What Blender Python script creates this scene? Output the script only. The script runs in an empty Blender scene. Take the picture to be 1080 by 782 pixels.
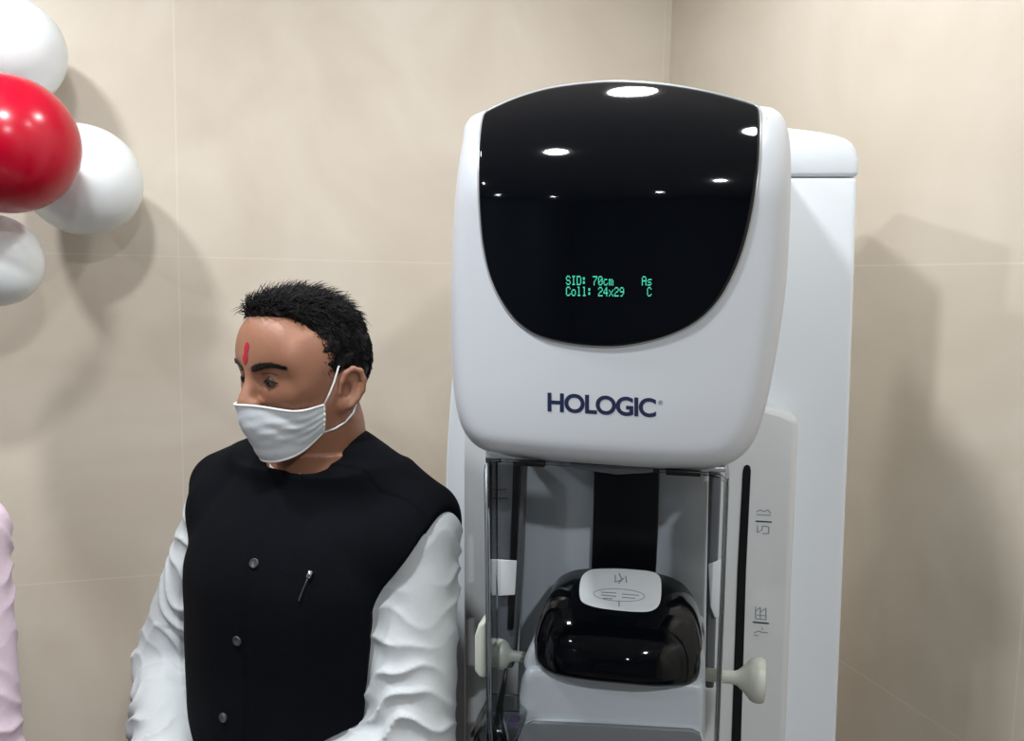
import bpy, bmesh, math, random
import numpy as np
import openvdb as vdb
from mathutils import Vector, Matrix
from mathutils.bvhtree import BVHTree
random.seed(4); rng = np.random.default_rng(4)
sc = bpy.context.scene
col = sc.collection
R = math.radians

# ------------------------------------------------------------------ camera
FPX = 900.0; CAMZ = 1.72; PITCH = R(6.0); ROLL = 0.020
cp, sp = math.cos(PITCH), math.sin(PITCH)
fw = Vector((0, cp, -sp)); r0 = Vector((1, 0, 0)); u0 = Vector((0, sp, cp))
cr = r0*math.cos(ROLL) + u0*math.sin(ROLL); cu = u0*math.cos(ROLL) - r0*math.sin(ROLL)
CAM = Vector((0, 0, CAMZ))
cd = bpy.data.cameras.new('camera'); cam = bpy.data.objects.new('camera', cd); col.objects.link(cam)
m = Matrix((cr, cu, -fw)).transposed().to_4x4(); m.translation = CAM
cam.matrix_world = m
cd.sensor_width = 36; cd.lens = FPX/1080*36; cd.clip_start = 0.05
sc.camera = cam
def ray(px, py):
    return (fw*FPX + cr*(px-540) + cu*(391-py)).normalized()

# ------------------------------------------------------------------ world, exposure, lamps
w = bpy.data.worlds.new('world'); sc.world = w; w.use_nodes = True
w.node_tree.nodes['Background'].inputs[0].default_value = (0.9, 0.95, 1, 1)
w.node_tree.nodes['Background'].inputs[1].default_value = 0.3
sc.view_settings.view_transform = 'Standard'; sc.view_settings.look = 'None'
sc.view_settings.gamma = 1; sc.view_settings.use_curve_mapping = False
sc.view_settings.exposure = 0.17
CEIL = 2.75
PHI = R(17); CORNER = Vector((0.40, 2.32, 0))
UD = Vector((math.cos(PHI), math.sin(PHI), 0)); VD = Vector((math.sin(PHI), -math.cos(PHI), 0))
def room(u, v, z=0): return CORNER + UD*u + VD*v + Vector((0, 0, z))
LAMPS_AND_FILL = [(-0.51, 0.80, 7), (-1.30, 1.45, 16), (-0.31, 1.52, 4), (-5.0, 2.55, 12), (-4.95, 4.4, 12), (-1.75, 0.85, 13), (-3.1, 1.5, 12), (-2.2, 4.6, 10), (-0.8, 3.2, 32)]  # closing entries are unseen fill lamps, added to brighten the room and machine
for u_, v_, e_ in LAMPS_AND_FILL:
    ld = bpy.data.lights.new('downlight', 'AREA'); ld.shape = 'DISK'; ld.size = 0.14; ld.energy = e_
    ld.color = (0.97, 0.985, 1.0)
    lo = bpy.data.objects.new('downlight', ld); col.objects.link(lo); lo.location = room(u_, v_, CEIL-0.012)  # makes the true downlights and the added fill alike

# ------------------------------------------------------------------ materials
def lin(c):
    return tuple(((v/255)/12.92 if v/255 <= 0.04045 else (((v/255)+0.055)/1.055)**2.4) for v in c) + (1,)
def mat(name, rgb, rough=0.5, metal=0.0, var=0.0, vscale=20.0, bump=0.0, bscale=200.0, **kw):
    m = bpy.data.materials.new(name); m.use_nodes = True
    nt = m.node_tree; b = nt.nodes['Principled BSDF']
    b.inputs['Base Color'].default_value = lin(rgb)
    b.inputs['Roughness'].default_value = rough; b.inputs['Metallic'].default_value = metal
    for k, v in kw.items(): b.inputs[k].default_value = v
    tc = nt.nodes.new('ShaderNodeTexCoord')
    if var:
        n = nt.nodes.new('ShaderNodeTexNoise'); n.inputs['Scale'].default_value = vscale; n.inputs['Detail'].default_value = 4
        nt.links.new(tc.outputs['Object'], n.inputs['Vector'])
        mx = nt.nodes.new('ShaderNodeMix'); mx.data_type = 'RGBA'
        c = lin(rgb)
        mx.inputs['A'].default_value = tuple(v*(1-var) for v in c[:3])+(1,); mx.inputs['B'].default_value = tuple(min(1, v*(1+var)) for v in c[:3])+(1,)
        nt.links.new(n.outputs['Fac'], mx.inputs['Factor']); nt.links.new(mx.outputs['Result'], b.inputs['Base Color'])
    if bump:
        n = nt.nodes.new('ShaderNodeTexNoise'); n.inputs['Scale'].default_value = bscale; n.inputs['Detail'].default_value = 3
        nt.links.new(tc.outputs['Object'], n.inputs['Vector'])
        bp = nt.nodes.new('ShaderNodeBump'); bp.inputs['Strength'].default_value = bump; bp.inputs['Distance'].default_value = 0.002
        nt.links.new(n.outputs['Fac'], bp.inputs['Height']); nt.links.new(bp.outputs['Normal'], b.inputs['Normal'])
    return m
def tile_mat():
    m = bpy.data.materials.new('beige_tile'); m.use_nodes = True
    nt = m.node_tree; b = nt.nodes['Principled BSDF']; L = nt.links.new
    tc = nt.nodes.new('ShaderNodeTexCoord')
    n1 = nt.nodes.new('ShaderNodeTexNoise'); n1.inputs['Scale'].default_value = 2.2; n1.inputs['Detail'].default_value = 7; n1.inputs['Distortion'].default_value = 1.6
    L(tc.outputs['Object'], n1.inputs['Vector'])
    r = nt.nodes.new('ShaderNodeValToRGB')
    r.color_ramp.elements[0].position = 0.3; r.color_ramp.elements[0].color = lin((200, 189, 173))
    r.color_ramp.elements[1].position = 0.7; r.color_ramp.elements[1].color = lin((214, 205, 191))
    L(n1.outputs['Fac'], r.inputs['Fac'])
    br = nt.nodes.new('ShaderNodeTexBrick')
    mp = nt.nodes.new('ShaderNodeMapping'); mp.inputs['Rotation'].default_value = (R(90), 0, 0)
    mp.inputs['Location'].default_value = (-1.18, -1.015, 0)
    br.offset = 0; br.inputs['Scale'].default_value = 1; br.inputs['Brick Width'].default_value = 1.2; br.inputs['Row Height'].default_value = 0.745
    br.inputs['Mortar Size'].default_value = 0.0022; br.inputs['Mortar Smooth'].default_value = 0.6
    br.inputs['Color1'].default_value = (0, 0, 0, 1); br.inputs['Color2'].default_value = (0, 0, 0, 1); br.inputs['Mortar'].default_value = (1, 1, 1, 1)
    sx = nt.nodes.new('ShaderNodeSeparateXYZ'); cx = nt.nodes.new('ShaderNodeCombineXYZ')
    L(tc.outputs['Object'], sx.inputs[0]); L(sx.outputs['X'], cx.inputs['X']); L(sx.outputs['Z'], cx.inputs['Y'])
    mp.inputs['Rotation'].default_value = (0, 0, 0)
    L(cx.outputs[0], mp.inputs['Vector']); L(mp.outputs[0], br.inputs['Vector'])
    mx = nt.nodes.new('ShaderNodeMix'); mx.data_type = 'RGBA'; mx.inputs['B'].default_value = lin((232, 224, 208))
    mt = nt.nodes.new('ShaderNodeMath'); mt.operation = 'MULTIPLY'; mt.inputs[1].default_value = 0.3
    L(br.outputs['Color'], mt.inputs[0]); L(mt.outputs[0], mx.inputs['Factor']); L(r.outputs['Color'], mx.inputs['A'])
    L(mx.outputs['Result'], b.inputs['Base Color'])
    b.inputs['Roughness'].default_value = 0.42; b.inputs['Specular IOR Level'].default_value = 0.35
    return m
M = dict(
    tile=tile_mat(),
    plaster=mat('blue_grey_plaster', (112, 120, 132), 0.8, bump=0.1),
    ceil=mat('ceiling_paint', (215, 216, 216), 0.8, bump=0.1),
    floor=mat('floor_tile', (88, 84, 80), 0.35, var=0.1, vscale=5),
    shell=mat('white_enamel', (192, 197, 203), 0.32, bump=0.02, bscale=900),
    colw=mat('cool_white_enamel', (222, 229, 235), 0.38, bump=0.02, bscale=900),
    armw=mat('grey_white_enamel', (205, 209, 211), 0.4, bump=0.02, bscale=900),
    panel=mat('pale_grey_panel', (176, 183, 190), 0.45, bump=0.02, bscale=900),
    glass=mat('black_gloss', (5, 7, 12), 0.05, **{'IOR': 1.38}),
    black=mat('black_plastic', (10, 11, 14), 0.35),
    strip=mat('black_satin_strip', (9, 10, 14), 0.28),
    bezel=mat('silver_bezel', (170, 175, 178), 0.3, 0.4),
    tray=mat('grey_tray', (122, 125, 128), 0.4),
    knob=mat('ivory_grey_plastic', (186, 190, 180), 0.38),
    rail=mat('dark_grey_rail', (92, 95, 100), 0.4),
    label=mat('white_label', (225, 229, 232), 0.4),
    ink=mat('navy_ink', (18, 32, 66), 0.5),
    greyink=mat('grey_ink', (120, 130, 145), 0.5),
    darkink=mat('dark_ink', (30, 32, 36), 0.5),
    purple=mat('purple_plastic', (110, 80, 130), 0.5),
    skin=mat('skin', (150, 105, 82), 0.5, var=0.10, vscale=35, bump=0.12, bscale=260, **{'Subsurface Weight': 0.12, 'Subsurface Radius': (0.01, 0.004, 0.002), 'Subsurface Scale': 0.5}),
    hair=mat('black_hair', (10, 8, 8), 0.6, **{'Specular IOR Level': 0.25}),
    brow=mat('eyebrow_hair', (24, 17, 15), 0.6),
    vest=mat('black_wool', (9, 11, 16), 0.9, var=0.15, vscale=60, bump=0.3, bscale=900, **{'Specular IOR Level': 0.08}),
    shirt=mat('white_cotton', (190, 196, 199), 0.85, bump=0.4, bscale=55),
    pink=mat('pink_cotton', (208, 190, 204), 0.85, bump=0.35, bscale=55),
    trouser=mat('dark_trouser', (40, 42, 50), 0.85, bump=0.3, bscale=300),
    shoe=mat('black_leather', (16, 15, 15), 0.35),
    mask=mat('white_mask_cloth', (208, 216, 222), 0.85, bump=0.25, bscale=120),
    piping=mat('white_elastic', (232, 234, 234), 0.8),
    red=mat('red_powder', (168, 18, 48), 0.85),
    eye=mat('eye_white_shaded', (88, 70, 62), 0.3),  # eye white darkened, the socket's shade put into its colour
    iris=mat('dark_iris', (20, 12, 9), 0.2),
    button=mat('dark_button', (70, 72, 74), 0.25, 0.3),
    metal=mat('chrome_metal', (190, 190, 195), 0.2, 0.9),
    bred=mat('red_latex', (178, 3, 38), 0.24, **{'Subsurface Weight': 0.15, 'Subsurface Scale': 0.03}),
    bwhite=mat('white_latex', (226, 232, 234), 0.24, **{'Subsurface Weight': 0.2, 'Subsurface Scale': 0.03}),
    lampring=mat('lamp_ring', (225, 225, 225), 0.4),
)
def green():
    m = bpy.data.materials.new('green_display'); m.use_nodes = True
    b = m.node_tree.nodes['Principled BSDF']; b.inputs['Base Color'].default_value = (0.0, 0.02, 0.015, 1)
    b.inputs['Emission Color'].default_value = (0.06, 0.62, 0.40, 1); b.inputs['Emission Strength'].default_value = 1.0
    return m
M['green'] = green()
def clearmat(name, tint, k):
    m = bpy.data.materials.new(name); m.use_nodes = True; nt = m.node_tree; nt.nodes.clear(); L = nt.links.new
    o = nt.nodes.new('ShaderNodeOutputMaterial'); t = nt.nodes.new('ShaderNodeBsdfTransparent'); t.inputs[0].default_value = tint
    g = nt.nodes.new('ShaderNodeBsdfGlossy'); g.inputs['Roughness'].default_value = 0.05
    lw = nt.nodes.new('ShaderNodeLayerWeight'); lw.inputs['Blend'].default_value = k
    mx = nt.nodes.new('ShaderNodeMixShader'); L(lw.outputs['Fresnel'], mx.inputs[0]); L(t.outputs[0], mx.inputs[1]); L(g.outputs[0], mx.inputs[2]); L(mx.outputs[0], o.inputs[0])
    return m
M['clear'] = clearmat('clear_acrylic', (0.97, 0.98, 0.985, 1), 0.10)
M['clearrim'] = clearmat('acrylic_rim', (0.84, 0.87, 0.90, 1), 0.22)

# ------------------------------------------------------------------ object helpers
def link(name, me, material, parent=None, smooth=True, angle=None):
    me.name = name
    o = bpy.data.objects.new(name, me); col.objects.link(o)
    if material: me.materials.append(material)
    if smooth: me.shade_smooth() if angle is None else me.shade_smooth()
    if angle is not None:
        try: me.set_sharp_from_angle(angle=R(angle))
        except Exception: pass
    if parent: o.parent = parent
    return o
def pyd(v, f):
    me = bpy.data.meshes.new('m'); me.from_pydata([tuple(p) for p in v], [], f); me.update(); return me
def fix(me):
    bm = bmesh.new(); bm.from_mesh(me); bmesh.ops.recalc_face_normals(bm, faces=bm.faces); bm.to_mesh(me); bm.free(); return me
def empty(name, loc, rz=0):
    o = bpy.data.objects.new(name, None); col.objects.link(o); o.location = loc; o.rotation_euler.z = rz; o.empty_display_size = 0.1
    return o
def tag(o, label, cat, group=None):
    o['label'] = label; o['category'] = cat
    if group: o['group'] = group
    return o
def tube(pts, rad, n=8, closed=False):
    pts = [Vector(p) for p in pts]; rads = rad if hasattr(rad, '__len__') else [rad]*len(pts)
    V, F = [], []
    N = len(pts)
    up = None
    for i, p in enumerate(pts):
        a = pts[(i-1) % N] if (i > 0 or closed) else p; b = pts[(i+1) % N] if (i < N-1 or closed) else p
        t = (b-a).normalized()
        if up is None: up = Vector((0, 0, 1)) if abs(t.z) < .9 else Vector((1, 0, 0))
        s = t.cross(up).normalized(); up = s.cross(t).normalized()
        for k in range(n):
            an = 2*math.pi*k/n
            V.append(p + (s*math.cos(an)+up*math.sin(an))*rads[i])
    M_ = N if closed else N-1
    for i in range(M_):
        for k in range(n):
            F.append((i*n+k, i*n+(k+1) % n, ((i+1) % N)*n+(k+1) % n, ((i+1) % N)*n+k))
    if not closed:
        F.append(tuple(range(n))[::-1]); F.append(tuple((N-1)*n+k for k in range(n)))
    return V, F
def joined(lst):
    V, F = [], []
    for v, f in lst:
        o = len(V); V += list(v); F += [tuple(i+o for i in q) for q in f]
    return V, F
def boxvf(x0, x1, y0, y1, z0, z1):
    V = [(x, y, z) for z in (z0, z1) for y in (y0, y1) for x in (x0, x1)]
    return V, [(0, 2, 3, 1), (4, 5, 7, 6), (0, 1, 5, 4), (2, 6, 7, 3), (0, 4, 6, 2), (1, 3, 7, 5)]
def bevelled(me, wd, seg=3, ang=30):
    bm = bmesh.new(); bm.from_mesh(me); bmesh.ops.recalc_face_normals(bm, faces=bm.faces)
    ed = [e for e in bm.edges if len(e.link_faces) == 2 and e.calc_face_angle(0) > R(ang)]
    if ed: bmesh.ops.bevel(bm, geom=ed, offset=wd, segments=seg, profile=0.5, affect='EDGES', clamp_overlap=True)
    bm.to_mesh(me); bm.free(); return me
def smooth_closed(P, n=160, corner=0.0):
    """Catmull-Rom through closed 2D points, resampled evenly"""
    P = [np.array(p, float) for p in P]; out = []
    N = len(P)
    for i in range(N):
        p0, p1, p2, p3 = P[i-1], P[i], P[(i+1) % N], P[(i+2) % N]
        l = np.linalg.norm
        for t in np.linspace(0, 1, 12, endpoint=False):
            m1 = (p2-p0)*0.5*min(1, l(p2-p1)/(0.5*l(p2-p0)+1e-9)); m2 = (p3-p1)*0.5*min(1, l(p2-p1)/(0.5*l(p3-p1)+1e-9))
            t2, t3 = t*t, t*t*t
            out.append((2*t3-3*t2+1)*p1+(t3-2*t2+t)*m1+(-2*t3+3*t2)*p2+(t3-t2)*m2)
    out = np.array(out+[out[0]]); d = np.r_[0, np.cumsum(np.linalg.norm(np.diff(out, axis=0), axis=1))]
    s = np.linspace(0, d[-1], n, endpoint=False)
    return np.stack([np.interp(s, d, out[:, 0]), np.interp(s, d, out[:, 1])], 1)

# ------------------------------------------------------------------ the room
def plane_wall(name, o, xd, width, height, material, thick=0.1):
    V, F = boxvf(0, width, 0, thick, 0, height)
    me = fix(pyd(V, F)); ob = link(name, me, material, smooth=False)
    ob.location = o; ob.rotation_euler.z = math.atan2(xd.y, xd.x); ob['kind'] = 'structure'
    return ob
RU, RV = 6.0, 6.4
plane_wall('wall_left', room(-RU, 0), UD, RU, CEIL, M['tile'])
plane_wall('wall_right', room(0, 0), VD, RV, CEIL, M['tile'])
plane_wall('wall_back', room(0, RV), -UD, RU, CEIL, M['plaster'])
plane_wall('wall_front', room(-RU, RV), -VD, RV, CEIL, M['plaster'])
for nm, z0, z1, mt_ in (('floor', -0.1, 0, M['floor']), ('ceiling', CEIL, CEIL+0.1, M['ceil'])):
    V = [room(u, v, z) for z in (z0, z1) for v in (-.1, RV+.1) for u in (-RU-.1, .1)]
    me = fix(pyd(V, boxvf(0, 1, 0, 1, 0, 1)[1])); o = link(nm, me, mt_, smooth=False); o['kind'] = 'structure'
for i, (u_, v_, e_) in enumerate(LAMPS_AND_FILL):
    t = []
    for rr, zz in ((.075, 0), (.095, 0), (.098, -.006), (.09, -.012), (.078, -.008), (.075, 0)): t.append((rr, zz))
    V, F = [], []
    n = 40
    for rr, zz in t:
        for k in range(n): V.append((rr*math.cos(2*math.pi*k/n), rr*math.sin(2*math.pi*k/n), zz))
    for a in range(len(t)-1):
        for k in range(n): F.append((a*n+k, a*n+(k+1) % n, (a+1)*n+(k+1) % n, (a+1)*n+k))
    o = link('ceiling_and_fill_light', fix(pyd(V, F)), M['lampring']); o.location = room(u_, v_, CEIL)  # the added fill lamps get a ring too
    tag(o, 'round recessed white downlight in the ceiling, some added as fill', 'ceiling light', 'recessed ceiling downlights')

# ------------------------------------------------------------------ the mammography machine
MYAW = R(-12); MORG = Vector((0.117, 0.95, 0))
mach = empty('mammography_machine', MORG, MYAW)
tag(mach, 'tall white mammography machine with black glass head beside the masked man', 'medical machine')
Minv = (Matrix.Translation(MORG) @ Matrix.Rotation(MYAW, 4, 'Z')).inverted()
Mc = Minv @ CAM; Mr = Minv.to_3x3()
def LY(px, py, ly):
    """local x, z of the sight line where it meets the machine's plane y = ly (number or surface function)"""
    d = Mr @ ray(px, py)
    if not callable(ly):
        t = (ly-Mc.y)/d.y; p = Mc+d*t; return p.x, p.z
    y = 0.05
    for _ in range(25):
        t = (y-Mc.y)/d.y; p = Mc+d*t; y = 0.5*y+0.5*ly(p.x, p.z)
    return p.x, p.z
def slab(name, px, ly0, depth, material, bev=0.006, seg=3, smooth=False, n=120, parent=None, back_scale=1):
    P = [LY(x, y, ly0) for x, y in px]
    if smooth: P = [tuple(p) for p in smooth_closed(P, n)]
    N = len(P)
    V = [(x, ly0, z) for x, z in P]+[(x, ly0+depth, z) for x, z in P]
    F = [tuple(range(N)), tuple(range(N, 2*N))[::-1]]+[(i, N+i, N+(i+1) % N, (i+1) % N) for i in range(N)]
    me = pyd(V, F)
    if bev: bevelled(me, bev, seg, 50)
    else: fix(me)
    return link(name, me, material, parent or mach, angle=40)
def to_floor(px_top, ly, xl, xr):
    return px_top

def pillow(name, outline, Yf, yback, r, material, parent, n=160, lift=0.0, rim=None, rings=10, resample=True):
    """a closed outline (px) on a curved front Yf, filleted, with walls back to yback"""
    P = np.array([LY(x, y, (lambda a_, b_: Yf(a_, b_)-lift+r)) for x, y in outline])
    if resample: P = smooth_closed(P, n)
    n = len(P)
    c = np.array([(P[:, 0].min()+P[:, 0].max())/2, (P[:, 1].min()+P[:, 1].max())/2])
    # inward normals for the fillet
    T = np.roll(P, -1, 0)-np.roll(P, 1, 0); T /= np.linalg.norm(T, axis=1)[:, None]
    Nn = np.stack([-T[:, 1], T[:, 0]], 1)
    if np.sum(Nn*(c-P)) < 0: Nn = -Nn
    V, ringsn = [], 0
    def ring(Q, Y):
        nonlocal ringsn
        for q, y in zip(Q, Y): V.append((q[0], y, q[1]))
        ringsn += 1
    yf0 = np.array([Yf(*p) for p in P])
    if yback is not None:
        ring(P, np.full(n, yback)); ring(P, (yf0+r+yback)/2)
    K = 7
    last = P
    for k in range(K+1):
        a = k/K*math.pi/2
        Q = P+Nn*(r*(1-math.cos(a))); yy = np.array([Yf(*q) for q in Q])-lift+r*(1-math.sin(a))
        ring(Q, yy); last = Q
    for k in range(1, rings):
        s = 1-k/rings
        Q = c+(last-c)*s; ring(Q, np.array([Yf(*q) for q in Q])-lift)
    V.append((c[0], Yf(*c)-lift, c[1]))
    F = []
    for a in range(ringsn-1):
        for k in range(n): F.append((a*n+k, a*n+(k+1) % n, (a+1)*n+(k+1) % n, (a+1)*n+k))
    a = ringsn-1
    for k in range(n): F.append((a*n+k, a*n+(k+1) % n, len(V)-1))
    if yback is not None: F.append(tuple(range(n))[::-1])
    return link(name, fix(pyd(V, F)), material, parent, angle=50)

# floor plinth and column -------------------------------------------------
COLY = 0.34
zc_lo = 0.0
xl, zl = LY(466, 560, COLY); xr, zr = LY(892, 560, COLY)
colpts = [(x, z) for x, z in [LY(*p, COLY) for p in [
    (905, 187), (895, 470), (882, 782)]]]
lpts = [(x, z) for x, z in [LY(*p, COLY) for p in [(468, 560), (470, 480), (475, 405), (484, 360), (505, 300), (515, 187)]]]
xb_r = colpts[-1][0]-0.004; xb_l = lpts[0][0]+0.008
P = [(xb_r, 0.06)]+[(xb_r, 0.9)]+colpts[::-1]+lpts[::-1]+[(xb_l, 0.9), (xb_l, 0.06)]
def extr(name, P, y0, y1, material, bev, parent=mach):
    N = len(P)
    V = [(x, y0, z) for x, z in P]+[(x, y1, z) for x, z in P]
    F = [tuple(range(N)), tuple(range(N, 2*N))[::-1]]+[(i, N+i, N+(i+1) % N, (i+1) % N) for i in range(N)]
    return link(name, bevelled(pyd(V, F), bev, 3, 50), material, parent, angle=40)
extr('column', P, COLY, COLY+0.22, M['colw'], 0.007)
cap = [LY(*p, COLY) for p in [(905.5, 186), (906, 165), (903, 157), (898, 150), (891, 145.5), (880, 142), (865, 139), (850, 137), (833, 135), (790, 131), (690, 128), (600, 132), (540, 140), (525, 150), (516, 186)]]
extr('top_cap', cap, COLY-0.001, COLY+0.222, M['colw'], 0.006)
extr('floor_base', [(-0.20, 0.0), (0.30, 0.0), (0.30, 0.06), (-0.20, 0.06)], 0.24, 0.65, M['colw'], 0.01)

# support arm plate --------------------------------------------------------
AY = 0.27
a = [LY(*p, AY) for p in [(829, 782), (836, 600), (843, 443), (826, 434), (808, 429), (770, 420), (700, 414), (640, 412), (560, 414), (488, 430), (488, 600), (488, 782)]]
P = [(a[0][0]-.004, 0.75)]+a+[(a[-1][0]+.004, 0.75)]
extr('support_arm', P, AY, COLY+0.005, M['armw'], 0.010)
# slot and its marks
slab('arm_slot', [(783.5, 497), (785, 492), (788, 490.5), (791, 492), (792, 497), (787, 600), (781.5, 782), (779, 830), (769, 830), (771.5, 782), (778, 600)], AY-0.0015, 0.003, M['black'], 0)
def mark_bars(name, bars, ly, material, th=0.0006, parent=mach):
    parts = []
    for x0, y0, x1, y1, w_ in bars:
        a_ = LY(x0, y0, ly); b_ = LY(x1, y1, ly)
        parts.append(tube([(a_[0], ly, a_[1]), (b_[0], ly, b_[1])], w_/900*1.1/2, 5))
    V, F = joined(parts)
    V = [(p[0], ly+(p[1]-ly)*0.15, p[2]) for p in V]
    return link(name, fix(pyd(V, F)), material, parent, smooth=False)
mark_bars('scale_line', [(797, 550, 814, 551, 1.6)], AY-0.001, M['darkink'])
mark_bars('scale_line', [(794, 656.5, 811, 658, 1.8)], AY-0.001, M['darkink'])
mark_bars('scale_symbol', [(798, 540, 802, 538, 1), (802, 538, 806, 540, 1), (806, 540, 810, 538, 1), (810, 538, 813, 542, 1), (798, 543, 813, 544, .9),
                           (799, 554, 799, 562, .9), (799, 562, 804, 559, .9), (804, 559, 804, 555, .9), (804, 555, 811, 556, .9), (811, 556, 811, 563, .9), (804, 563, 811, 563, .9)], AY-0.001, M['greyink'])
mark_bars('scale_symbol', [(797, 640, 797, 653, .9), (797, 645, 802, 641, .9), (802, 641, 802, 653, .9), (802, 646, 808, 642, .9), (808, 642, 808, 654, .9), (797, 653, 808, 654, .9), (798, 649, 808, 650, .9),
                           (795, 668, 800, 666, .9), (800, 666, 806, 668, .9), (806, 667, 810, 668, .9), (795, 670, 800, 671, .9), (804, 662, 804, 665, .9)], AY-0.001, M['greyink'])

# inner panel and black mount strip ----------------------------------------
IY = 0.215
slab('inner_panel', [(554, 470), (750, 478), (745, 640), (742, 830), (541, 830), (546, 700)], IY, AY-IY+.002, M['panel'], 0.006)
slab('black_mount_strip', [(627, 478), (696, 480), (694, 560), (690, 640), (622, 640), (625, 560)], IY-0.012, 0.014, M['strip'], 0.002)
# guide rails seen through the shield
RY = 0.17
slab('guide_rail', [(517, 487), (553, 489), (549, 600), (546, 640), (541, 706), (520, 706), (518, 640)], RY, 0.03, M['rail'], 0.004)
slab('guide_rail', [(748, 500), (761, 501), (757, 600), (753, 727), (744, 727), (746, 600)], RY-0.02, 0.03, M['rail'], 0.003)
slab('rail_edge_strip', [(541, 489), (549, 489), (546, 560), (541, 665), (535, 665), (539, 560)], RY-0.006, 0.006, M['black'], 0.0015)
slab('rail_label', [(513, 590), (545, 592), (543, 628), (513, 630)], RY-0.0085, 0.003, M['label'], 0.001)
slab('rail_label', [(747, 596), (762, 590), (760, 650), (754, 652), (749, 640)], RY-0.03, 0.003, M['label'], 0.001)
mark_bars('rail_print', [(522, 517, 534, 516.5, 1), (522, 526, 536, 526, 1.4)], RY-0.001, M['darkink'])

# x-ray tube head -----------------------------------------------------------
zt = LY(650, 87, 0.05)[1]; z0 = LY(650, 215, 0.0)[1]
def Yh(x, z):
    y = 0.028*(abs(x-0.0)/0.18)**2.2
    if z > z0: y += 0.085*min(1.3, (z-z0)/(zt-z0))**2.2
    zb = 1.60
    if z < zb: y += 0.6*(zb-z)**2*1.0
    return y
shell_px = [(489, 150), (491, 136), (499, 124), (513, 117.5), (545, 104.5), (580, 95), (620, 90), (655, 89), (700, 92), (740, 98), (775, 106), (800, 112.5), (814, 114.5), (825, 123), (831, 138),
            (834, 165), (834, 210), (832, 260), (828, 310), (821, 360), (812, 410), (804, 442), (796, 463), (784, 479), (766, 490), (742, 494), (700, 493.5), (640, 490), (560, 483), (523, 478), (505, 471),
            (492, 457), (484, 437), (479, 405), (477, 360), (477, 300), (479, 240), (483, 190)]
pillow('tube_head_shell', shell_px, Yh, 0.33, 0.030, M['shell'], mach, n=260, rings=26)
glass_px = [(510, 122), (514, 117.5), (545, 103.5), (580, 93.5), (620, 88), (655, 86.5), (700, 89.5), (740, 96), (775, 104.5), (797, 111.5), (801, 117), (801.5, 150), (798, 195), (791, 235), (782, 268), (770, 296), (755, 320),
            (735, 339), (710, 352), (680, 361), (645, 365.5), (605, 363), (570, 355), (546, 340), (528, 316), (516, 288), (509, 255), (506, 220), (505, 185), (506, 150)]
gp = pillow('display_glass', glass_px, Yh, None, 0.004, M['glass'], mach, n=240, lift=0.005, rings=30)
G = smooth_closed([LY(x, y, Yh) for x, y in glass_px], 240)
V, F = tube([(x, Yh(x, z)-0.0002, z) for x, z in G], 0.0019, 8, closed=True)
link('glass_edge_highlight', fix(pyd(V, F)), M['bezel'], mach)  # thin silver border tube, standing in for the shell's edge highlight
# green dot-matrix read-out on the glass
FONT = {'S': '01110 10001 10000 01110 00001 10001 01110', 'I': '01110 00100 00100 00100 00100 00100 01110', 'D': '11110 10001 10001 10001 10001 10001 11110',
        ':': '00000 01100 01100 00000 01100 01100 00000', '7': '11111 00001 00010 00100 01000 01000 01000', '0': '01110 10001 10011 10101 11001 10001 01110',
        'c': '00000 00000 01110 10000 10000 10001 01110', 'm': '00000 00000 11010 10101 10101 10101 10101', 'C': '01110 10001 10000 10000 10000 10001 01110',
        'o': '00000 00000 01110 10001 10001 10001 01110', 'l': '01100 00100 00100 00100 00100 00100 01110', '2': '01110 10001 00001 00110 01000 10000 11111',
        '4': '00010 00110 01010 10010 11111 00010 00010', 'x': '00000 00000 10001 01010 00100 01010 10001', '9': '01110 10001 10001 01111 00001 00010 01100',
        'A': '01110 10001 10001 11111 10001 10001 10001', 's': '00000 00000 01111 10000 01110 00001 11110', ' ': '00000 '*7}
def dots(name, text, x0, y0, pitch=5.65, slope=0.012):
    parts = []
    for i, ch in enumerate(text):
        for r_, row in enumerate(FONT[ch].split()):
            for c_, b_ in enumerate(row):
                if b_ == '1':
                    px = x0+i*pitch+c_*pitch/6; py = y0+r_*1.42+slope*(i*pitch)
                    q = [LY(px+dx, py+dy, lambda x, z: Yh(x, z)-0.0058) for dx, dy in ((0, 0), (.86, 0), (.86, 1.25), (0, 1.25))]
                    f = [(x, Yh(x, z)-0.0062, z) for x, z in q]+[(x, Yh(x, z)-0.0052, z) for x, z in q]
                    parts.append((f, [(0, 1, 2, 3), (7, 6, 5, 4), (0, 4, 5, 1), (1, 5, 6, 2), (2, 6, 7, 3), (3, 7, 4, 0)]))
    V, F = joined(parts)
    return link(name, fix(pyd(V, F)), M['green'], mach, smooth=False)
dots('display_text', 'SID: 70cm', 597, 291); dots('display_text', 'As', 677, 291.5); dots('display_text', 'Coll: 24x29', 597, 302.5); dots('display_text', 'C', 682.5, 303)
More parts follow.
